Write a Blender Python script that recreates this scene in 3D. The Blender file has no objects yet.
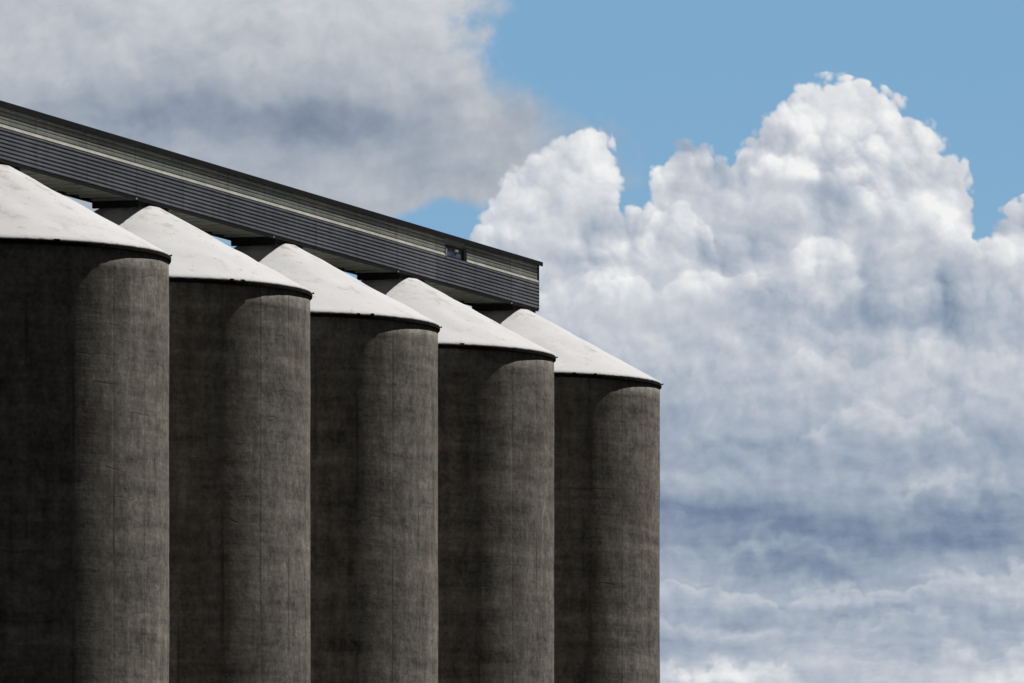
import bpy, bmesh, math, random
from mathutils import Vector, noise as mnoise
random.seed(7)
R = math.radians
PI = math.pi
sc = bpy.context.scene
col = sc.collection

# ------------------------------------------------------------------ layout
U = 6.0                      # roof radius of one silo, metres
EYE = 1.6
F = 7478.0 / 1024.0          # focal length / sensor width
TH = 0.3156                  # the row recedes this far to the right of the view axis
SP = 2.2 * U                 # spacing of the silos
C5 = Vector((-0.052 * U, 47.448 * U, 0))
ROW = Vector((math.sin(TH), math.cos(TH), 0))
PER = Vector((math.cos(TH), -math.sin(TH), 0))
H_RIM = 3.794 * U + EYE      # top edge of the silo roofs' eaves
H_DECK = 4.262 * U + EYE
H_SOF = 4.277 * U + EYE      # underside of the gallery
H_EAVE = 4.590 * U + EYE
GW = 0.14 * U                # half width of the gallery
T_END = 0.262 * U            # far end of the gallery beyond the last silo
T_START = -(4 * 2.2 + 2.4) * U
SUN_AZ = R(123.5)            # from "towards the camera", turning right
SUN_EL = R(57.5)

# ------------------------------------------------------------------ helpers
def link(o, parent=None):
    col.objects.link(o)
    if parent is not None:
        o.parent = parent
    return o

def obj(name, bm, mat, parent=None, smooth=False):
    me = bpy.data.meshes.new(name)
    bmesh.ops.recalc_face_normals(bm, faces=bm.faces)
    if smooth:
        for f in bm.faces:
            f.smooth = True
    bm.to_mesh(me); bm.free()
    if mat is not None:
        me.materials.append(mat)
    o = bpy.data.objects.new(name, me)
    return link(o, parent)

def tag(o, label=None, cat=None, group=None, kind=None):
    if label: o['label'] = label
    if cat: o['category'] = cat
    if group: o['group'] = group
    if kind: o['kind'] = kind
    return o

def box(bm, a, b, rot=None):
    """axis aligned box from corner a to corner b"""
    vs = []
    for x in (a[0], b[0]):
        for y in (a[1], b[1]):
            for z in (a[2], b[2]):
                vs.append(bm.verts.new((x, y, z)))
    for q in ((0, 1, 3, 2), (4, 6, 7, 5), (0, 4, 5, 1), (2, 3, 7, 6), (0, 2, 6, 4), (1, 5, 7, 3)):
        bm.faces.new([vs[i] for i in q])

def lathe(bm, prof, n=192, jit=None, closed=False):
    rings = []
    for k, (r, z) in enumerate(prof):
        ring = []
        for i in range(n):
            a = 2 * PI * i / n
            dr, dz = jit(k, a) if jit else (0, 0)
            ring.append(bm.verts.new(((r + dr) * math.cos(a), (r + dr) * math.sin(a), z + dz)))
        rings.append(ring)
    m = len(rings)
    for k in range(m if closed else m - 1):
        A, B = rings[k], rings[(k + 1) % m]
        for i in range(n):
            j = (i + 1) % n
            bm.faces.new((A[i], A[j], B[j], B[i]))
    return rings

def cap(bm, ring):
    bm.faces.new(ring)

def extrude_profile(bm, prof, x0, x1):
    """prof: open polyline of (y,z) swept along x"""
    a = [bm.verts.new((x0, y, z)) for y, z in prof]
    b = [bm.verts.new((x1, y, z)) for y, z in prof]
    for i in range(len(prof) - 1):
        bm.faces.new((a[i], b[i], b[i + 1], a[i + 1]))
    return a, b

# ------------------------------------------------------------------ node helper
class NT:
    def __init__(self, tree):
        self.t = tree; self.n = tree.nodes; self.l = tree.links
    def new(self, typ, **kw):
        nd = self.n.new(typ)
        for k, v in kw.items(): setattr(nd, k, v)
        return nd
    def put(self, sock, v):
        if isinstance(v, bpy.types.NodeSocket): self.l.new(v, sock)
        elif v is not None: sock.default_value = v
    def m(self, op, a, b=None, c=None, clamp=False):
        nd = self.new('ShaderNodeMath', operation=op, use_clamp=clamp)
        self.put(nd.inputs[0], a)
        if b is not None: self.put(nd.inputs[1], b)
        if c is not None: self.put(nd.inputs[2], c)
        return nd.outputs[0]
    def add(self, a, b): return self.m('ADD', a, b)
    def sub(self, a, b): return self.m('SUBTRACT', a, b)
    def mul(self, a, b): return self.m('MULTIPLY', a, b)
    def v(self, op, a, b=None, s=None):
        nd = self.new('ShaderNodeVectorMath', operation=op)
        self.put(nd.inputs[0], a)
        if b is not None: self.put(nd.inputs[1], b)
        if s is not None: self.put(nd.inputs['Scale'], s)
        return nd.outputs['Value'] if op in ('LENGTH', 'DOT_PRODUCT', 'DISTANCE') else nd.outputs[0]
    def xyz(self, x=0.0, y=0.0, z=0.0):
        nd = self.new('ShaderNodeCombineXYZ')
        for i, q in enumerate((x, y, z)): self.put(nd.inputs[i], q)
        return nd.outputs[0]
    def sep(self, a):
        nd = self.new('ShaderNodeSeparateXYZ'); self.put(nd.inputs[0], a); return nd.outputs
    def noise(self, vec, scale=1.0, detail=4.0, rough=0.5, lac=2.0, dist=0.0, out='Fac'):
        nd = self.new('ShaderNodeTexNoise')
        self.put(nd.inputs['Vector'], vec)
        nd.inputs['Scale'].default_value = scale; nd.inputs['Detail'].default_value = detail
        nd.inputs['Roughness'].default_value = rough; nd.inputs['Lacunarity'].default_value = lac
        nd.inputs['Distortion'].default_value = dist
        return nd.outputs[out]
    def voro(self, vec, scale=1.0, detail=3.0, rough=0.5, lac=2.0, smooth=0.6):
        nd = self.new('ShaderNodeTexVoronoi', feature='SMOOTH_F1', voronoi_dimensions='2D')
        self.put(nd.inputs['Vector'], vec)
        nd.inputs['Scale'].default_value = scale; nd.inputs['Detail'].default_value = detail
        nd.inputs['Roughness'].default_value = rough; nd.inputs['Lacunarity'].default_value = lac
        nd.inputs['Smoothness'].default_value = smooth
        return nd.outputs['Distance']
    def ramp(self, fac, lo, hi, a=0.0, b=1.0, kind='SMOOTHSTEP'):
        nd = self.new('ShaderNodeMapRange', interpolation_type=kind)
        self.put(nd.inputs[0], fac)
        for i, q in enumerate((lo, hi, a, b)): self.put(nd.inputs[i + 1], q)
        return nd.outputs[0]
    def mix(self, f, a, b, blend='MIX'):
        nd = self.new('ShaderNodeMix', data_type='RGBA', blend_type=blend)
        self.put(nd.inputs[0], f); self.put(nd.inputs[6], a); self.put(nd.inputs[7], b)
        return nd.outputs[2]
    def cramp(self, fac, stops):
        nd = self.new('ShaderNodeValToRGB'); self.put(nd.inputs[0], fac)
        el = nd.color_ramp.elements
        el[0].position, el[0].color = stops[0]
        el[1].position, el[1].color = stops[-1]
        for p, c in stops[1:-1]:
            e = el.new(p); e.color = c
        return nd.outputs[0]
    def curve(self, x, pts, x0, x1, y0, y1):
        """piecewise smooth function through pts [(x,y)], domain x0..x1, range y0..y1"""
        xn = self.ramp(x, x0, x1, 0, 1, 'LINEAR')
        nd = self.new('ShaderNodeFloatCurve')
        c = nd.mapping.curves[0]
        P = [((a - x0) / (x1 - x0), (b - y0) / (y1 - y0)) for a, b in pts]
        c.points[0].location = P[0]; c.points[1].location = P[-1]
        for p in P[1:-1]: c.points.new(*p)
        for p in c.points: p.handle_type = 'AUTO_CLAMPED'
        nd.mapping.use_clip = False
        nd.mapping.update()
        self.put(nd.inputs['Value'], xn)
        return self.ramp(nd.outputs[0], 0, 1, y0, y1, 'LINEAR')

def s2l(c):
    f = lambda v: v / 12.92 if v <= 0.04045 else ((v + 0.055) / 1.055) ** 2.4
    return tuple(f(x / 255.0) for x in c[:3]) + (1.0,)

def material(name, rough=0.8):
    m = bpy.data.materials.new(name); m.use_nodes = True
    nt = NT(m.node_tree); b = m.node_tree.nodes['Principled BSDF']
    b.inputs['Roughness'].default_value = rough
    b.inputs['Specular IOR Level'].default_value = 0.15
    return m, nt, b

def bump(nt, b, h, dist=0.05, strength=0.6):
    nd = nt.new('ShaderNodeBump'); nd.inputs['Distance'].default_value = dist
    nd.inputs['Strength'].default_value = strength
    nt.put(nd.inputs['Height'], h); nt.l.new(nd.outputs[0], b.inputs['Normal'])

# ------------------------------------------------------------------ materials
def concrete():
    m, nt, b = material('board_marked_concrete', 0.66)
    b.inputs['Specular IOR Level'].default_value = 0.32
    tc = nt.new('ShaderNodeTexCoord').outputs['Object']
    rnd = nt.new('ShaderNodeObjectInfo').outputs['Random']
    x, y, z = nt.sep(tc)
    off = nt.xyz(nt.mul(rnd, 173.0), nt.mul(rnd, 61.0), nt.mul(rnd, 29.0))
    P = nt.v('ADD', tc, off)
    big = nt.noise(P, 0.35, 5, 0.6)
    blot = nt.noise(nt.v('MULTIPLY', P, (1, 1, 0.75)), 2.3, 8, 0.74)
    fine = nt.noise(P, 7.0, 5, 0.7)
    streak = nt.noise(nt.v('MULTIPLY', P, (3.2, 3.2, 0.16)), 1.0, 5, 0.6)
    band = nt.noise(nt.v('MULTIPLY', P, (0.25, 0.25, 2.2)), 1.0, 6, 0.70)
    v = nt.add(nt.add(nt.mul(big, 0.14), nt.mul(blot, 0.62)), 0.12)
    v = nt.add(v, nt.mul(streak, 0.26)); v = nt.add(v, nt.mul(band, 0.56)); v = nt.add(v, nt.mul(nt.sub(fine, 0.5), 0.50))
    v = nt.add(v, 0.11)
    v = nt.ramp(v, 0.81, 1.23, 0, 1, 'LINEAR')
    c = nt.cramp(v, [(0.0, (0.085, 0.077, 0.067, 1)), (0.33, (0.190, 0.175, 0.153, 1)),
                     (0.66, (0.315, 0.292, 0.256, 1)), (1.0, (0.50, 0.464, 0.405, 1))])
    # brown water stains, in runs
    st = nt.noise(nt.v('MULTIPLY', P, (1.1, 1.1, 0.35)), 1.0, 4, 0.6)
    c = nt.mix(nt.ramp(st, 0.54, 0.72, 0, 0.55), c, (0.165, 0.130, 0.095, 1))
    # pale lime patches
    lp = nt.noise(nt.v('MULTIPLY', P, (1.0, 1.0, 1.4)), 2.1, 3, 0.75)
    c = nt.mix(nt.ramp(lp, 0.63, 0.69, 0, 0.22), c, (0.42, 0.40, 0.36, 1))
    # form joints: one every 15 degrees round the shaft
    ang = nt.m('ARCTAN2', y, x)
    q = nt.m('FRACT', nt.add(nt.mul(ang, 24 / (2 * PI)), 10.0 + 0.5 - 3.0 / 15.0))
    wob = nt.mul(nt.sub(nt.noise(nt.v('MULTIPLY', P, (0.4, 0.4, 1.0)), 1.0, 3, 0.6), 0.5), 0.035)
    dist = nt.m('ABSOLUTE', nt.add(nt.sub(q, 0.5), wob))
    line = nt.ramp(dist, 0.010, 0.045, 1, 0)
    cell = nt.m('FLOOR', nt.add(nt.mul(ang, 24 / (2 * PI)), 10.0 + 0.5 - 3.0 / 15.0))
    brk = nt.noise(nt.xyz(nt.mul(cell, 7.3), nt.mul(z, 0.22), nt.mul(rnd, 40)), 1.0, 3, 0.6)
    c = nt.mix(nt.mul(line, nt.ramp(brk, 0.45, 0.68, 0.0, 0.22)), c, (0.40, 0.38, 0.34, 1))
    c = nt.mix(nt.mul(line, nt.ramp(brk, 0.53, 0.32, 0.0, 0.60)), c, (0.055, 0.05, 0.045, 1))
    # each lift between joints has its own tone
    tone = nt.noise(nt.xyz(nt.mul(cell, 3.1), nt.mul(nt.m('FLOOR', nt.mul(z, 0.42)), 5.7), nt.mul(rnd, 90)), 1.0, 0, 0.5)
    c = nt.mix(1.0, c, nt.cramp(nt.ramp(tone, 0.3, 0.7), [(0, (0.94, 0.94, 0.94, 1)), (1, (1.05, 1.05, 1.05, 1))]), 'MULTIPLY')
    # cracks and rough pour lines
    zz = nt.add(nt.mul(z, 1.15), nt.mul(nt.noise(nt.v('MULTIPLY', P, (0.5, 0.5, 0.5)), 1.0, 3, 0.6), 0.9))
    pl = nt.ramp(nt.m('ABSOLUTE', nt.sub(nt.m('FRACT', zz), 0.5)), 0.0, 0.05, 1, 0)
    pm = nt.ramp(nt.noise(nt.v('MULTIPLY', P, (0.55, 0.55, 0.9)), 1.0, 3, 0.6), 0.52, 0.68, 0, 1)
    c = nt.mix(nt.mul(nt.mul(pl, pm), 0.40), c, (0.05, 0.045, 0.04, 1))
    nt.l.new(c, b.inputs['Base Color'])
    h = nt.add(nt.mul(fine, 0.25), nt.mul(blot, 0.5)); h = nt.add(h, nt.mul(band, 0.5))
    h = nt.add(h, nt.mul(streak, 0.25)); h = nt.sub(h, nt.mul(line, 0.25)); h = nt.sub(h, nt.mul(nt.mul(pl, pm), 0.2))
    bump(nt, b, h, 0.05, 0.28)
    return m

def white_roof():
    m, nt, b = material('white_painted_concrete_roof', 0.8)
    tc = nt.new('ShaderNodeTexCoord').outputs['Object']
    rnd = nt.new('ShaderNodeObjectInfo').outputs['Random']
    P = nt.v('ADD', tc, nt.xyz(nt.mul(rnd, 91.0), nt.mul(rnd, 37.0), 0.0))
    x, y, z = nt.sep(tc)
    rad = nt.m('SQRT', nt.add(nt.mul(x, x), nt.mul(y, y)))
    a = nt.noise(P, 0.7, 5, 0.6)
    c = nt.cramp(nt.ramp(a, 0.3, 0.72), [(0, (0.765, 0.77, 0.785, 1)), (1, (0.82, 0.825, 0.845, 1))])
    # grey grime, heavier near the gallery supports
    near = nt.ramp(rad, 0.8, 3.4, 1, 0)
    g = nt.noise(nt.v('ADD', P, (5, 5, 5)), 1.1, 6, 0.65)
    gm = nt.ramp(nt.add(g, nt.mul(near, 0.10)), 0.55, 0.74, 0, 0.45)
    c = nt.mix(gm, c, (0.40, 0.385, 0.36, 1))
    # specks and scuffs
    s = nt.noise(P, 5.5, 4, 0.65)
    c = nt.mix(nt.ramp(s, 0.64, 0.74, 0, 0.75), c, (0.18, 0.165, 0.15, 1))
    s2 = nt.noise(nt.v('ADD', nt.v('MULTIPLY', P, (1, 1, 1.8)), (9, 2, 4)), 2.4, 6, 0.7)
    c = nt.mix(nt.ramp(s2, 0.585, 0.72, 0, 0.55), c, (0.33, 0.31, 0.28, 1))
    # rust beside the supports
    rs = nt.mul(nt.ramp(rad, 0.9, 2.2, 1, 0), nt.ramp(nt.noise(P, 2.6, 4, 0.6), 0.5, 0.68, 0, 0.6))
    c = nt.mix(rs, c, (0.36, 0.24, 0.16, 1))
    nt.l.new(c, b.inputs['Base Color'])
    bump(nt, b, nt.add(nt.mul(nt.noise(P, 3.0, 5, 0.6), 0.6), nt.mul(nt.noise(P, 14.0, 3, 0.6), 0.15)), 0.04, 0.35)
    return m

def bitumen():
    m, nt, b = material('bitumen_edge', 0.9)
    tc = nt.new('ShaderNodeTexCoord').outputs['Object']
    n = nt.noise(tc, 3.0, 5, 0.65)
    nt.l.new(nt.cramp(nt.ramp(n, 0.35, 0.7), [(0, (0.006, 0.006, 0.007, 1)), (1, (0.022, 0.021, 0.021, 1))]), b.inputs['Base Color'])
    bump(nt, b, nt.noise(tc, 9.0, 4, 0.6), 0.03, 0.6)
    return m

def sheet(name, c0, c1, rough=0.55, metal=0.0, seam=True):
    """painted ribbed cladding, with sheet joints along the gallery and dirt"""
    m, nt, b = material(name, rough)
    b.inputs['Metallic'].default_value = metal
    tc = nt.new('ShaderNodeTexCoord').outputs['Object']
    x, y, z = nt.sep(tc)
    n = nt.noise(nt.v('MULTIPLY', tc, (0.5, 1, 3.0)), 1.0, 5, 0.65)
    st = nt.noise(nt.v('MULTIPLY', tc, (3.0, 1, 0.4)), 1.0, 4, 0.6)
    c = nt.cramp(nt.ramp(nt.add(nt.mul(n, 0.6), nt.mul(st, 0.4)), 0.33, 0.67), [(0, c0 + (1,)), (1, c1 + (1,))])
    if seam:
        fr = nt.m('FRACT', nt.mul(nt.add(x, 400.0), 1 / 4.4))
        ln = nt.ramp(nt.m('ABSOLUTE', nt.sub(fr, 0.5)), 0.006, 0.014, 0.5, 0)
        c = nt.mix(ln, c, (c0[0] * .3, c0[1] * .3, c0[2] * .3, 1))
        cell = nt.m('FLOOR', nt.add(nt.mul(nt.add(x, 400.0), 1 / 4.4), 0.5))
        t = nt.noise(nt.xyz(nt.mul(cell, 5.3), 0.0, 0.0), 1.0, 0, 0.5)
        c = nt.mix(1.0, c, nt.cramp(nt.ramp(t, 0.3, 0.7), [(0, (0.86, 0.88, 0.9, 1)), (1, (1.1, 1.09, 1.08, 1))]), 'MULTIPLY')
    nt.l.new(c, b.inputs['Base Color'])
    bump(nt, b, nt.noise(tc, 2.0, 4, 0.6), 0.01, 0.4)
    return m

def plain(name, c, rough=0.6, var=0.25, scale=4.0):
    m, nt, b = material(name, rough)
    tc = nt.new('ShaderNodeTexCoord').outputs['Object']
    n = nt.noise(tc, scale, 5, 0.65)
    lo = tuple(q * (1 - var) for q in c) + (1,); hi = tuple(q * (1 + var) for q in c) + (1,)
    nt.l.new(nt.cramp(nt.ramp(n, 0.3, 0.7), [(0, lo), (1, hi)]), b.inputs['Base Color'])
    bump(nt, b, n, 0.01, 0.4)
    return m

M_conc = concrete(); M_white = white_roof(); M_bit = bitumen()
M_clad = sheet('blue_grey_ribbed_cladding', (0.155, 0.165, 0.190), (0.235, 0.246, 0.275))
M_green = sheet('grey_green_ribbed_cladding', (0.22, 0.235, 0.215), (0.33, 0.345, 0.315))
M_trim = plain('cream_painted_trim', (0.52, 0.515, 0.46), 0.6, 0.16, 1.5)
M_roof = plain('dark_roof_sheet', (0.010, 0.010, 0.012), 0.85, 0.4, 2.0)
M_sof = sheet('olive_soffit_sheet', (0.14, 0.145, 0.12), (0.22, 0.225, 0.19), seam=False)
M_dark = plain('black_steel', (0.012, 0.012, 0.013), 0.7, 0.4, 5.0)
M_galv = plain('galvanised_steel', (0.42, 0.42, 0.42), 0.5, 0.3, 8.0)
M_glass, _nt, _b = material('blue_window_glass', 0.12)
_b.inputs['Specular IOR Level'].default_value = 0.6
_tc = _nt.new('ShaderNodeTexCoord').outputs['Object']
_nt.l.new(_nt.cramp(_nt.ramp(_nt.noise(_tc, 2.5, 4, 0.6), 0.3, 0.7), [(0, (0.03, 0.055, 0.10, 1)), (1, (0.14, 0.22, 0.32, 1))]), _b.inputs['Base Color'])
M_ground = plain('dark_asphalt_yard', (0.032, 0.031, 0.029), 0.95, 0.3, 0.15)

# ------------------------------------------------------------------ the silos
# local origin at the silo's foot; roof heights measured from the ground
def silo(k, label):
    c = C5 - ROW * (SP * k)
    t = bpy.data.objects.new('grain_silo', None); link(t)
    t.location = c
    tag(t, label, 'silo', 'row of concrete grain silos')
    seed = k * 13.7
    def nz(a, f, s):
        return mnoise.noise(Vector((math.cos(a) * f + seed, math.sin(a) * f, s)))
    # shaft, very slightly out of true
    bm = bmesh.new()
    rw = 0.990 * U
    prof = [(rw, -0.5 + i * (H_RIM - 0.10 + 0.5) / 40) for i in range(41)]
    def jw(i, a):
        z = prof[i][1]
        return (0.020 * mnoise.noise(Vector((math.cos(a) * 1.2 + seed, math.sin(a) * 1.2, z * 0.35)))
                + 0.007 * mnoise.noise(Vector((math.cos(a) * 5 + seed, math.sin(a) * 5, z * 2.0))), 0)
    rings = lathe(bm, prof, 360, jw)
    cap(bm, rings[-1]); cap(bm, rings[0])
    obj('silo_wall', bm, M_conc, t, True)
    # conical white roof slab
    bm = bmesh.new()
    rt = 0.165 * U
    prof = []
    N = 26
    prof.append((rt * 0.86, H_DECK))
    for i in range(N + 1):
        q = i / N
        r = rt + (U * 0.997 - rt) * q
        prof.append((r, H_DECK - 0.012 + (H_RIM + 0.03 - H_DECK + 0.012) * q))
    prof.append((U * 1.0, H_RIM - 0.012))
    prof.append((U * 1.0, H_RIM - 0.05))
    prof.append((U * 0.9, H_RIM - 0.06))
    def jr(i, a):
        if i == 0: return (0, 0)
        e = 0.5 * nz(a, 1.6, 3.3)
        if i >= N + 1:
            w = 0.010 * nz(a, 30, 1.0) + 0.012 * nz(a, 80, 2.0)
            return (w * 0.5, w)
        q = (i - 1) / N
        return (0, 0.05 * mnoise.noise(Vector((math.cos(a) * q * 6 + seed, math.sin(a) * q * 6, 5.0))) * min(1, (1 - q) * 5, q * 5))
    rings = lathe(bm, prof, 360, jr)
    cap(bm, rings[0]); cap(bm, rings[-1])
    roof = obj('roof', bm, M_white, t, True)
    try:
        for p in roof.data.polygons:
            if len(p.vertices) > 4: p.use_smooth = False
    except Exception: pass
    # dark drip edge round the eaves
    bm = bmesh.new()
    z1 = H_RIM - 0.035; z0 = H_RIM - 0.165
    pr = [(0.9905 * U, z1), (1.0 * U + 0.004, z1), (1.0 * U + 0.01, z1 - 0.03), (1.0 * U + 0.006, z0 + 0.02), (1.0 * U - 0.01, z0), (0.9905 * U, z0 - 0.0)]
    def je(i, a):
        w = 0.014 * nz(a, 26, 7.0) + 0.009 * nz(a, 70, 9.0)
        return (w * 0.4 if 0 < i < 5 else 0, w if i in (1, 2) else (w * 0.6 if i >= 3 else 0))
    lathe(bm, pr, 360, je, closed=True)
    edge = obj('drip_edge', bm, M_bit, roof, False)
    # small steel hooks and cleats left on the eaves
    rr = random.Random(k + 3)
    angs = [R(-2 + 3 * math.sin(k))] + [R(-90 + a) for a in (rr.uniform(22, 40), rr.uniform(24, 44))] + [R(rr.uniform(10, 250)) for _ in range(4)]
    for i, a in enumerate(angs):
        sz = 0.05 if i else 0.035
        L = 0.10 if i else 0.075
        ca, sa = math.cos(a), math.sin(a)
        bm2 = bmesh.new()
        if i == 0:      # a short hook that sticks out over the eaves
            box(bm2, (U - 0.06, -sz, -0.02), (U + L - 0.032, sz, 0.02))
            box(bm2, (U + L - 0.03, -sz, -0.02), (U + L, sz, 0.035))
        else:
            q = rr.uniform(0.008, 0.03)
            box(bm2, (U - 0.05, -sz * rr.uniform(0.7, 2.2), -0.03), (U + 0.02, sz, q))
        for v in bm2.verts:
            x, y, z = v.co
            v.co = (x * ca - y * sa, x * sa + y * ca, z + H_RIM + (0.0 if i else -0.03))
        obj('hook' if i == 0 else 'cleat', bm2, M_dark, roof)
    return t

labels = ['farthest grain silo, standing alone at the right end of the row against open cloud',
          'fourth grain silo from the left, just before the farthest one',
          'middle grain silo of the five, under the gallery short of its small window',
          'second grain silo from the left, behind the nearest big one',
          'nearest and largest grain silo, cut off by the left edge']
silos = [silo(k, labels[k]) for k in range(5)]

# ------------------------------------------------------------------ conveyor gallery
# local frame: x along the row (away from the camera), -y = the visible side, z up; origin below its far silo
G = bpy.data.objects.new('conveyor_gallery', None); link(G)
G.location = C5
G.rotation_euler = (0, 0, math.atan2(ROW.y, ROW.x))
tag(G, 'long dark ribbed metal conveyor gallery running along the silo roofs', 'conveyor gallery')
HT = H_EAVE - H_SOF
YW = -GW                                 # visible wall plane
PITCH = 0.0206 * U
def ribs(z0, z1, depth, y=YW, pitch=PITCH):
    """horizontal trapezoidal ribs between z0 and z1"""
    n = max(1, round((z1 - z0) / pitch)); p = (z1 - z0) / n
    prof = []
    s = -1 if y < 0 else 1
    for i in range(n):
        zb = z0 + i * p
        prof += [(y, zb), (y, zb + 0.36 * p), (y + s * depth, zb + 0.44 * p), (y + s * depth, zb + 0.94 * p)]
    prof.append((y, z1))
    return prof
Z_B = H_SOF                              # bottom edge
Z_T = H_EAVE - 0.02
Z_S0 = Z_B + 0.178 * U; Z_S1 = Z_S0 + 0.0165 * U      # cream strip
# opening in the upper band
def t_of_x(px):
    # where the visible wall crosses a bearing
    k = (px - 512) / 7478.0
    p0 = C5 + PER * GW
    return (k * p0.y - p0.x) / (ROW.x - k * ROW.y)
TA, TB = t_of_x(445.0), t_of_x(465.2)
for a, b in ((T_START, T_END),):
    bm = bmesh.new(); extrude_profile(bm, ribs(Z_B + 0.05, Z_S0, 0.060), a, b)
    obj('side_wall', bm, M_clad, G)
bm = bmesh.new()
ext = ribs(Z_S1, Z_T, 0.015, YW, PITCH * 1.05)
extrude_profile(bm, ext, T_START, TA); extrude_profile(bm, ext, TB, T_END)
# a short piece over the opening
ZW1 = Z_S1 + 0.052 * U
extrude_profile(bm, [(YW, ZW1), (YW, Z_T)], TA, TB)
obj('upper_panel', bm, M_green, G)
for n_, (xa, xb) in enumerate(((T_START, TA - 0.01), (TB + 0.025, T_END - 0.03))):
    bm = bmesh.new()
    pr = [(YW + 0.01, Z_S0), (YW - 0.072, Z_S0), (YW - 0.075, Z_S0 + 0.008), (YW - 0.035, Z_S1), (YW + 0.01, Z_S1 + 0.002)]
    a_ = [bm.verts.new((xa, y, z)) for y, z in pr]; b_ = [bm.verts.new((xb, y, z)) for y, z in pr]
    for i in range(5): bm.faces.new((a_[i], b_[i], b_[(i + 1) % 5], a_[(i + 1) % 5]))
    bm.faces.new(a_); bm.faces.new(b_)
    obj('trim_strip', bm, M_trim, G)
# far side wall, hidden side
bm = bmesh.new(); extrude_profile(bm, ribs(Z_B + 0.05, Z_T, 0.035, GW), T_START, T_END)
obj('side_wall', bm, M_clad, G)
# bottom and corner flashings
for ya in (YW, GW):
    bm = bmesh.new(); box(bm, (T_START, ya - 0.05, Z_B - 0.02), (T_END, ya + 0.05, Z_B + 0.048))
    obj('bottom_channel', bm, M_dark, G)
for ya, yb in ((YW - 0.055, YW + 0.03), (GW - 0.03, GW + 0.055)):
    bm = bmesh.new(); box(bm, (T_END - 0.025, ya, Z_B + 0.05), (T_END + 0.05, yb, Z_T - 0.01))
    obj('corner_flashing', bm, M_roof, G)
for x in (T_END + 0.0, T_START):
    bm = bmesh.new(); box(bm, (x - 0.02, -GW + 0.035, Z_B + 0.05), (x + 0.02, GW - 0.035, Z_T))
    obj('end_wall', bm, M_clad, G)
# roof: shallow gable with a fascia
OV = 0.0145 * U + 0.048
bm = bmesh.new()
x0, x1 = T_START - 0.1, T_END + 0.27
ye = GW + OV
FA = 0.027 * U
prof = [(-ye, H_EAVE - FA), (-ye, H_EAVE), (0, H_EAVE + 0.10), (ye, H_EAVE), (ye, H_EAVE - FA), (ye - 0.03, H_EAVE - FA), (ye - 0.03, H_EAVE - 0.03), (0, H_EAVE + 0.06), (-ye + 0.03, H_EAVE - 0.03), (-ye + 0.03, H_EAVE - FA)]
a = [bm.verts.new((x0, y, z)) for y, z in prof]; b = [bm.verts.new((x1, y, z)) for y, z in prof]
for i in range(len(prof)):
    j = (i + 1) % len(prof); bm.faces.new((a[i], b[i], b[j], a[j]))
bm.faces.new(a); bm.faces.new(b)
roof_g = obj('roof', bm, M_roof, G)
# soffit with cross ribs
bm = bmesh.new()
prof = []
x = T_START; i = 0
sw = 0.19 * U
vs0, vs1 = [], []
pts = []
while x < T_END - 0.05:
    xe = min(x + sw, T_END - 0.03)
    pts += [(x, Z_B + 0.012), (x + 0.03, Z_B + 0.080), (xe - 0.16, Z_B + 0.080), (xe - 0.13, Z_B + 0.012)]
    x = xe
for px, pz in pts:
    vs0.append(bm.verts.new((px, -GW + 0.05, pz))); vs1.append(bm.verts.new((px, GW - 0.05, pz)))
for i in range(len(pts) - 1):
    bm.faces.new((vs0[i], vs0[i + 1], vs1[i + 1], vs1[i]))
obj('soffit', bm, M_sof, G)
# window
W = bmesh.new()
ZL = Z_S0 + 0.002 * U
box(W, (TB - 0.34, YW - 0.055, ZL), (TB + 0.02, YW + 0.10, ZW1 + 0.02))        # wide jamb
box(W, (TA - 0.01, YW - 0.01, ZL), (TA + 0.04, YW + 0.10, ZW1))
box(W, (TA + 0.045, YW - 0.03, ZL - 0.03), (TB - 0.345, YW + 0.10, ZL + 0.03))
box(W, (TA + 0.045, YW - 0.03, ZW1 - 0.06), (TB - 0.345, YW + 0.10, ZW1))
win = obj('window', W, M_dark, G)
bm = bmesh.new(); box(bm, (TA + 0.04, YW + 0.02, ZL + 0.03), (TB - 0.34, YW + 0.045, ZW1 - 0.06)); obj('pane', bm, M_glass, win)
bm = bmesh.new(); box(bm, (TA + 1.1, YW - 0.04, ZW1 - 0.13), (TA + 1.45, YW + 0.018, ZW1 - 0.065)); obj('latch', bm, M_galv, win)
bm = bmesh.new(); box(bm, (TA - 0.12, YW - 0.09, ZL + 0.0), (TA - 0.02, YW - 0.05, ZL + 0.26)); obj('hinge_bracket', bm, M_galv, win)
# supports on each silo, bolt plates on the bottom edge
for k in range(5):
    xc = -SP * k
    bm = bmesh.new()
    e = 0.232 * U
    ex = min(e, T_END - xc - 0.05)
    box(bm, (xc - e, -GW + 0.02, Z_B - 0.21), (xc - e + 0.18, GW - 0.02, Z_B + 0.008))
    box(bm, (xc + ex - 0.18, -GW + 0.02, Z_B - 0.21), (xc + ex, GW - 0.02, Z_B + 0.008))
    box(bm, (xc - e + 0.185, -GW + 0.06, Z_B - 0.14), (xc + ex - 0.185, -GW + 0.20, Z_B + 0.006))
    box(bm, (xc - e + 0.185, GW - 0.20, Z_B - 0.14), (xc + ex - 0.185, GW - 0.06, Z_B + 0.006))
    box(bm, (xc - 0.55, -0.5, Z_B - 0.30), (xc + 0.55, 0.5, Z_B + 0.004))
    obj('support_frame', bm, M_dark, G)
    for dx in (-0.30 * U,):
        bm = bmesh.new(); box(bm, (xc + dx - 0.05, -GW - 0.075, Z_B - 0.015), (xc + dx + 0.05, -GW - 0.052, Z_B + 0.035))
        obj('bolt_plate', bm, M_galv, G)

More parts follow.
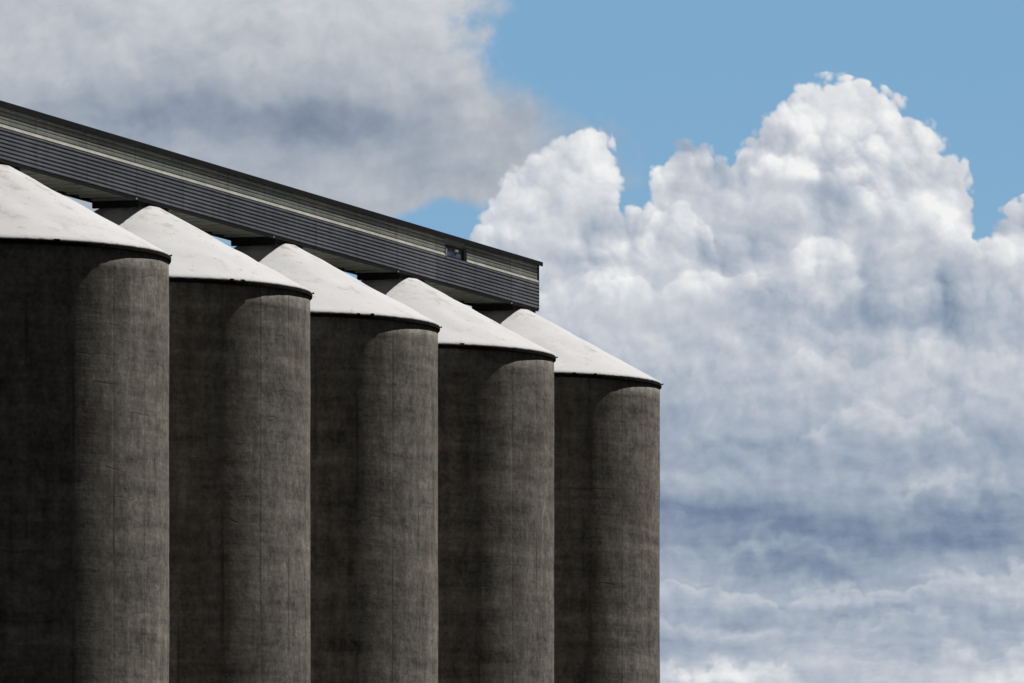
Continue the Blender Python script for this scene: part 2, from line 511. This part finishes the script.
# ------------------------------------------------------------------ ground
bm = bmesh.new()
ys = [-9000, -2000, -300, 0, 120, 200, 260, 320, 500, 2000, 9000]
xs = [-9000, -2000, -300, -120, -60, 0, 60, 120, 300, 2000, 9000]
g = [[bm.verts.new((x, y, 0)) for x in xs] for y in ys]
for i in range(len(ys) - 1):
    for j in range(len(xs) - 1):
        bm.faces.new((g[i][j], g[i][j + 1], g[i + 1][j + 1], g[i + 1][j]))
tag(obj('ground', bm, M_ground), kind='structure')

# ------------------------------------------------------------------ sky
W = bpy.data.worlds.new('World'); sc.world = W; W.use_nodes = True
nt = NT(W.node_tree); bg = W.node_tree.nodes['Background']
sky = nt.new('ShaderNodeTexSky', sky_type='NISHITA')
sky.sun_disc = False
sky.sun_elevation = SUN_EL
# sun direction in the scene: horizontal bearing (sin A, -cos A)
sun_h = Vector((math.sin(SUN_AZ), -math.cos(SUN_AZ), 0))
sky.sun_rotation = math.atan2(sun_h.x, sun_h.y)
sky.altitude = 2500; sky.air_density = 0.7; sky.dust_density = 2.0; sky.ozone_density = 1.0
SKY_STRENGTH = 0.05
D = nt.new('ShaderNodeTexCoord').outputs['Generated']
dx, dy, dz = nt.sep(D)
az = nt.m('ARCTAN2', dx, dy)                 # bearing, radians
el = nt.m('ARCSINE', dz)
# sky chart: hundredths of a focal unit, x to the right, y downwards from the top of the charted part
X = nt.add(nt.mul(az, 74.78), 5.12)
Y = nt.sub(9.82, nt.mul(el, 74.78))
P = nt.xyz(X, Y, 0.0)
# two scales of turbulence
w1 = nt.v('SUBTRACT', nt.noise(P, 1.0, 2, 0.5, out='Color'), (0.5, 0.5, 0.5))
w2 = nt.v('SUBTRACT', nt.noise(nt.v('ADD', P, (7.3, 2.1, 0)), 4.5, 3, 0.5, out='Color'), (0.5, 0.5, 0.5))
Pw = nt.v('ADD', P, nt.v('SCALE', w1, s=0.55))
Pw = nt.v('ADD', Pw, nt.v('SCALE', w2, s=0.22))
Xw, Yw, _z = nt.sep(Pw)
LD = (0.075, -0.085, 0.0)                    # towards the sun, across the sky
Pv = nt.v('ADD', P, nt.v('SCALE', w1, s=0.30)); Pv = nt.v('ADD', Pv, nt.v('SCALE', w2, s=0.05))
def octave(scale, off, sm, rnd=1.0):
    """rounded heads of cloud: returns how high the surface stands and how much it faces the sun"""
    Q = nt.v('ADD', Pv, off)
    def d2(q):
        nd = nt.new('ShaderNodeTexVoronoi', feature='SMOOTH_F1', voronoi_dimensions='2D')
        nt.put(nd.inputs['Vector'], q); nd.inputs['Scale'].default_value = scale
        nd.inputs['Detail'].default_value = 0.0; nd.inputs['Smoothness'].default_value = sm
        nd.inputs['Randomness'].default_value = rnd
        return nt.mul(nd.outputs['Distance'], nd.outputs['Distance'])
    a = d2(Q)
    k = 0.24 / scale
    b = d2(nt.v('ADD', Q, (0.66 * k, -0.75 * k, 0)))
    return nt.sub(0.30, a), nt.sub(b, a)
h1, l1 = octave(1.15, (0.3, 0.1, 0), 0.35)
h2, l2 = octave(2.6, (4.1, 7.7, 0), 0.30)
h3, l3 = octave(5.6, (9.3, 2.2, 0), 0.30)
h4, l4 = octave(12.0, (1.3, 5.2, 0), 0.35)
def turned(q):
    mp = nt.new('ShaderNodeMapping'); nt.put(mp.inputs['Vector'], q)
    mp.inputs['Rotation'].default_value = (0.4, 0.3, 0.6); mp.inputs['Location'].default_value = (3, 9, 0)
    return mp.outputs[0]
fine = nt.noise(turned(Pv), 3.0, 6, 0.55)
fine1 = nt.noise(turned(nt.v('ADD', Pv, LD)), 3.0, 6, 0.55)
lit_f = nt.sub(fine, fine1)

# cumulus outline: height of its top edge over the bearing
TOP = [(4.0, 3.2), (4.6, 2.55), (4.85, 2.15), (5.1, 1.75), (5.4, 1.5), (5.7, 1.36), (6.0, 1.33), (6.15, 1.55), (6.25, 1.9),
       (6.38, 2.05), (6.5, 1.75), (6.7, 1.52), (6.9, 1.43), (7.1, 1.5), (7.25, 1.62), (7.45, 1.42), (7.7, 1.14),
       (8.0, 0.90), (8.3, 0.82), (8.6, 0.86), (8.9, 0.98), (9.2, 1.2), (9.5, 1.5), (9.68, 1.8), (9.76, 2.15), (9.84, 2.36), (10.0, 2.15), (10.3, 2.02), (11.2, 1.9), (12.5, 2.6)]
Xt = nt.add(X, nt.mul(nt.sep(w2)[0], 0.05))
top = nt.sub(nt.curve(Xt, TOP, 4.0, 12.5, 0.0, 4.0), 0.03)
slope = nt.mul(nt.sub(nt.curve(nt.add(Xt, 0.07), TOP, 4.0, 12.5, 0.0, 4.0), nt.curve(nt.sub(Xt, 0.07), TOP, 4.0, 12.5, 0.0, 4.0)), 7.14)
steep = nt.m('SQRT', nt.add(1.0, nt.mul(slope, slope)))
puff = nt.add(nt.add(nt.mul(nt.sub(h1, 0.15), 0.24), nt.mul(nt.sub(h2, 0.15), 0.30)), nt.add(nt.mul(nt.sub(h3, 0.15), 0.16), nt.mul(nt.sub(h4, 0.15), 0.085)))
ins0 = nt.m('DIVIDE', nt.sub(Y, top), steep)
ins = ins0
heads = nt.add(nt.mul(nt.sub(h1, 0.15), 0.24), nt.mul(nt.sub(h2, 0.15), 0.30))
frill = nt.add(nt.add(nt.mul(nt.sub(h3, 0.15), 0.17), nt.mul(nt.sub(h4, 0.15), 0.10)), nt.mul(nt.sub(fine, 0.5), 0.08))
# the heads bulge out of the outline but never come loose from it
big_ins = nt.m('MAXIMUM', nt.add(ins0, heads), nt.sub(ins0, 0.055))
big_ins = nt.m('MINIMUM', big_ins, nt.add(nt.mul(ins0, 3.5), 0.05))
ins = nt.add(big_ins, frill)
m_cu = nt.ramp(ins, -0.05, 0.05, 0, 1)
# the grey bank upper left: its right-hand edge over the elevation
EDGE = [(-4.0, 5.6), (-1.0, 5.2), (0.0, 4.85), (0.4, 4.85), (0.8, 5.15), (1.1, 5.6), (1.5, 6.2), (1.9, 6.4), (2.1, 5.3), (2.25, 3.9), (2.5, 2.0), (3.4, 1.0)]
edge = nt.curve(nt.add(Y, nt.mul(nt.sep(w1)[1], 0.5)), EDGE, -4.0, 3.4, 0.0, 7.0)
insb = nt.sub(edge, nt.add(X, nt.mul(nt.sep(w1)[0], 0.9)))
insb = nt.add(insb, nt.mul(nt.sub(fine, 0.5), 1.3))
m_bk = nt.ramp(insb, -0.30, nt.ramp(Y, 0.6, 1.6, 0.40, 1.0), 0, 1)

# brightness of the cumulus: from its height, then patches of shade and light
VY = [(0.0, .89), (1.0, .885), (1.6, .86), (2.2, .84), (2.8, .805), (3.4, .77), (4.0, .735), (4.5, .665), (4.8, .655), (5.05, .605), (5.35, .59), (5.6, .64), (5.95, .685), (6.3, .68), (6.8, .745), (7.6, .66), (9.0, .64)]
base = nt.curve(nt.add(Y, nt.mul(nt.sep(w2)[1], 0.25)), VY, 0.0, 9.0, 0.0, 1.0)
Pb = nt.v('ADD', P, nt.v('SCALE', w1, s=0.45)); Pb = nt.v('ADD', Pb, nt.v('SCALE', w2, s=0.30))
def blob(acc, cx, cy, rx, ry, amp, rot=0.0, soft=1.0):
    mp = nt.new('ShaderNodeMapping', vector_type='TEXTURE')
    nt.put(mp.inputs['Vector'], Pb)
    mp.inputs['Location'].default_value = (cx, cy, 0)
    mp.inputs['Rotation'].default_value = (0, 0, R(rot))
    mp.inputs['Scale'].default_value = (rx, ry, 1)
    d = nt.v('LENGTH', mp.outputs[0])
    return nt.add(acc, nt.ramp(d, 1.35, 0.15, 0, amp))
BL = [(7.35, 1.78, .55, .18, -.16, 5), (7.6, 2.35, .48, .38, -.11), (8.36, 1.97, .3, .16, -.12, 20),
      (5.75, 2.72, .38, .24, -.09), (7.7, 3.08, .48, .22, -.12), (8.45, 3.15, .26, .14, -.12), (9.6, 3.15, .6, .3, -.035),
      (8.75, 2.45, .18, .42, -.06, 20),
      (9.48, 2.15, .22, .42, .08, -25), (10.1, 2.5, .3, .2, .10), (8.2, 2.5, .38, .28, .045), (5.9, 1.8, .34, .5, .05),
      (8.3, 1.2, .6, .35, .03), (6.97, 1.56, .22, .14, .06), (7.9, 1.72, .34, .18, .06), (6.7, 2.5, .4, .4, .04), (6.1, 3.3, .5, .35, .03),
      (8.95, 4.15, .42, .28, .06), (7.3, 4.55, .8, .18, -.05), (6.6, 4.1, .4, .3, -.04), (9.9, 4.0, .5, .4, .02), (9.3, 4.9, .5, .16, .06, -8),
      (7.5, 5.2, 1.0, .2, -.06), (9.7, 5.35, .65, .28, -.07), (7.6, 5.48, .9, .07, .05), (7.7, 5.68, 1.1, .12, -.05),
      (8.2, 5.95, 1.6, .12, .02), (9.7, 5.88, .6, .12, .05), (7.9, 6.15, 1.2, .1, -.04), (10.0, 6.15, .5, .12, -.08),
      (7.2, 6.75, .7, .13, .09), (10.0, 6.75, .5, .14, .05), (8.3, 6.5, .5, .15, -.03)]
for q in BL: base = blob(base, *q)
# lobes in front of one another: each catches the light along its top
Xb, Yb, _q = nt.sep(nt.v('ADD', Pv, nt.v('SCALE', w2, s=0.10)))
def lobe(acc, pts, amp, depth, edge=0.05):
    x0, x1 = pts[0][0], pts[-1][0]
    r = nt.curve(Xb, [(x0, pts[0][1])] + pts[1:-1] + [(x1, pts[-1][1])], x0, x1, 0.0, 8.0)
    s_ = nt.add(nt.sub(Yb, r), nt.mul(puff, 0.9))
    mk = nt.mul(nt.ramp(s_, -edge, edge, 0, 1), nt.ramp(s_, 0.0, depth, amp, 0))
    ends = nt.mul(nt.ramp(Xb, x0, x0 + 0.18, 0, 1), nt.ramp(Xb, x1, x1 - 0.18, 0, 1))
    return nt.add(acc, nt.mul(mk, ends))
base = lobe(base, [(7.35, 1.95), (7.6, 1.60), (7.9, 1.50), (8.25, 1.58), (8.6, 1.85), (8.85, 2.3)], .075, .45)
base = lobe(base, [(7.75, 2.75), (7.95, 2.38), (8.15, 2.26), (8.4, 2.36), (8.6, 2.65), (8.75, 3.0)], .045, .6)
base = lobe(base, [(6.4, 2.5), (6.6, 2.08), (6.8, 2.0), (7.05, 2.15), (7.25, 2.55), (7.35, 2.8)], .07, .5)
base = lobe(base, [(5.1, 3.1), (5.5, 2.88), (6.1, 2.78), (6.6, 2.8), (7.1, 2.66), (7.6, 2.82), (7.9, 3.1)], .065, .5)
base = lobe(base, [(8.6, 2.2), (8.85, 1.95), (9.15, 1.9), (9.4, 2.05), (9.6, 2.5)], .05, .5)
base = lobe(base, [(8.4, 2.95), (8.8, 2.68), (9.2, 2.52), (9.6, 2.62), (10.1, 2.78), (10.8, 2.7)], -.045, 1.3, .08)
base = lobe(base, [(7.7, 3.7), (8.2, 3.5), (8.8, 3.6), (9.4, 3.4), (10.0, 3.55), (10.8, 3.6)], .05, .5)
# thin layers towards the horizon
base = lobe(base, [(7.9, 4.45), (8.4, 4.05), (8.8, 3.98), (9.3, 4.1), (9.8, 4.4)], .06, .45)
base = lobe(base, [(6.3, 4.5), (6.9, 4.38), (7.5, 4.42), (8.0, 4.55)], .035, .3)
base = lobe(base, [(8.8, 4.95), (9.3, 4.84), (9.8, 4.78), (10.8, 4.8)], .06, .16)
base = lobe(base, [(6.2, 5.44), (7.0, 5.40), (7.8, 5.43), (8.5, 5.5)], .04, .16)
base = lobe(base, [(6.2, 5.86), (7.0, 5.80), (7.7, 5.84), (8.4, 5.86), (9.0, 5.80), (9.4, 5.72), (10.0, 5.68), (10.8, 5.75)], .085, .32)
base = lobe(base, [(6.2, 6.22), (7.0, 6.2), (7.8, 6.26), (8.8, 6.12), (9.6, 6.2)], .05, .28)
base = lobe(base, [(6.2, 6.62), (6.9, 6.58), (7.5, 6.6), (8.1, 6.72)], .09, .8)
base = lobe(base, [(9.3, 6.5), (9.9, 6.4), (10.4, 6.38), (10.9, 6.5)], .07, .7)
up = nt.ramp(Y, 4.4, 2.5, 0.08, 1.0)         # billows flatten into streaks lower down
relief = nt.add(nt.add(nt.mul(l1, 0.28), nt.mul(l2, 0.20)), nt.add(nt.mul(l3, 0.085), nt.mul(l4, 0.045)))
relief = nt.add(relief, nt.add(nt.mul(nt.sub(h1, 0.14), 0.12), nt.add(nt.mul(nt.sub(h2, 0.14), 0.07), nt.mul(nt.sub(h3, 0.14), 0.04))))
calm = nt.ramp(nt.noise(nt.v('ADD', P, (3.7, 8.1, 0)), 1.1, 2, 0.5), 0.40, 0.62, 0.30, 1.25)
cu = nt.add(base, nt.mul(nt.mul(relief, up), calm))
cu = nt.add(cu, nt.mul(lit_f, nt.ramp(Y, 4.0, 5.4, 0.20, 0.15)))
cu = nt.add(cu, nt.mul(nt.sub(fine, 0.5), nt.ramp(Y, 2.8, 4.2, 0.06, 0.12)))
Ps = nt.v('ADD', nt.v('ADD', P, nt.v('SCALE', w1, s=0.22)), nt.v('SCALE', w2, s=0.10))
strk = nt.noise(nt.v('MULTIPLY', Ps, (0.42, 2.6, 1)), 1.0, 7, 0.57)
cu = nt.add(cu, nt.mul(nt.mul(nt.sub(strk, 0.5), 0.42), nt.ramp(Y, 4.0, 5.4, 0.12, 1.0)))
ccol = nt.cramp(nt.ramp(cu, 0.35, 0.97, 0, 1, 'LINEAR'), [
    (0.0, s2l((88, 98, 122))), (0.25, s2l((118, 134, 160))), (0.42, s2l((146, 160, 179))), (0.60, s2l((173, 183, 196))),
    (0.78, s2l((203, 207, 215))), (0.92, s2l((229, 231, 233))), (1.0, s2l((243, 243, 243)))])
# brightness of the bank
VB = [(-4.0, .74), (-0.5, .80), (0.2, .79), (0.7, .745), (1.0, .69), (1.25, .645), (1.45, .655), (1.7, .70), (2.0, .72), (3.4, .72)]
bb = nt.curve(nt.add(Y, nt.mul(nt.sep(w1)[2], 0.7)), VB, -4.0, 3.4, 0.0, 1.0)
BB = [(3.0, .15, 1.0, .35, .03), (4.35, .15, .35, .45, .05), (1.0, .45, .5, .2, -.03), (1.9, 1.18, .8, .2, -.05), (3.1, 1.28, 1.0, .22, -.02),
      (3.75, .5, .5, .3, -.03), (4.6, .9, .4, .4, .03), (4.5, 1.6, .7, .2, .02), (0.3, .9, .6, .25, .02), (5.1, 1.25, .8, .6, .07), (3.0, 1.2, 1.4, .38, -.065)]
for q in BB: bb = blob(bb, *q)
soft = nt.noise(nt.v('MULTIPLY', Pb, (1.0, 1.5, 1)), 0.9, 6, 0.55)
bb = nt.add(bb, nt.mul(nt.sub(soft, 0.5), 0.32))
bb = nt.add(bb, nt.mul(lit_f, 0.13))
bcol = nt.cramp(nt.ramp(bb, 0.35, 0.97, 0, 1, 'LINEAR'), [
    (0.0, s2l((92, 102, 126))), (0.25, s2l((122, 134, 156))), (0.42, s2l((147, 159, 174))), (0.60, s2l((174, 181, 191))),
    (0.78, s2l((201, 205, 211))), (1.0, s2l((232, 234, 236)))])
CLEAR_TINT = (1.0, 1.0, 1.0, 1)
clear = nt.mix(1.0, sky.outputs[0], CLEAR_TINT, 'MULTIPLY')
EXPO = -0.45
g = 2.0 ** (-EXPO)
def lin(c): return tuple(q * g for q in c[:3]) + (1,)
# the clear air behind the clouds deepens upwards
blue = nt.mix(nt.ramp(Y, 0.0, 7.0), lin(s2l((125, 169, 205))), lin(s2l((146, 186, 212))))
c = nt.mix(m_bk, blue, nt.v('SCALE', bcol, s=g))
c = nt.mix(m_cu, c, nt.v('SCALE', ccol, s=g))
bg2 = nt.new('ShaderNodeBackground'); nt.l.new(c, bg2.inputs['Color'])
# the charted part of the sky only; elsewhere clear sky, dimmed and greyed to deepen the shadows
win_m = nt.mul(nt.ramp(nt.m('ABSOLUTE', az), 0.16, 0.24, 1, 0), nt.ramp(el, 0.17, 0.24, 1, 0))
win_m = nt.mul(win_m, nt.m('GREATER_THAN', dy, 0.0))
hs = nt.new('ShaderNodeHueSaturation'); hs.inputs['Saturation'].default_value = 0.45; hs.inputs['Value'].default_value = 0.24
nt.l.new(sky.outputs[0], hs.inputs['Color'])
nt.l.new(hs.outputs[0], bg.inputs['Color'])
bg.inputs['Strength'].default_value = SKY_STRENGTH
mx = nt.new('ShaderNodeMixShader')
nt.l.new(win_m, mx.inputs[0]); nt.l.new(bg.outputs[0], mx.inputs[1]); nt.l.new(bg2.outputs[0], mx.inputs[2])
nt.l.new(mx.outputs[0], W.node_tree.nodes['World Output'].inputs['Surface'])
W.cycles.sampling_method = 'MANUAL'; W.cycles.sample_map_resolution = 512

# ------------------------------------------------------------------ sun
L = bpy.data.lights.new('sun', 'SUN'); L.energy = 5.0; L.angle = R(0.53); L.color = (1.0, 0.965, 0.915)
so = bpy.data.objects.new('sun', L); link(so)
d = Vector((sun_h.x * math.cos(SUN_EL), sun_h.y * math.cos(SUN_EL), math.sin(SUN_EL)))
so.rotation_euler = d.to_track_quat('Z', 'Y').to_euler()
so.location = (60, 150, 120)

# ------------------------------------------------------------------ camera
cam = bpy.data.cameras.new('camera'); co = bpy.data.objects.new('camera', cam); link(co)
co.location = (0, 0, EYE); co.rotation_euler = (R(90), 0, 0)
cam.sensor_fit = 'HORIZONTAL'; cam.sensor_width = 36.0; cam.lens = 36.0 * F
cam.shift_y = (982 - 341.5) / 1024.0
cam.clip_start = 0.5; cam.clip_end = 30000
sc.camera = co
sc.view_settings.view_transform = 'Standard'; sc.view_settings.look = 'None'
sc.view_settings.exposure = EXPO; sc.view_settings.gamma = 1.0
sc.view_settings.use_curve_mapping = False
sc.cycles.max_bounces = 8
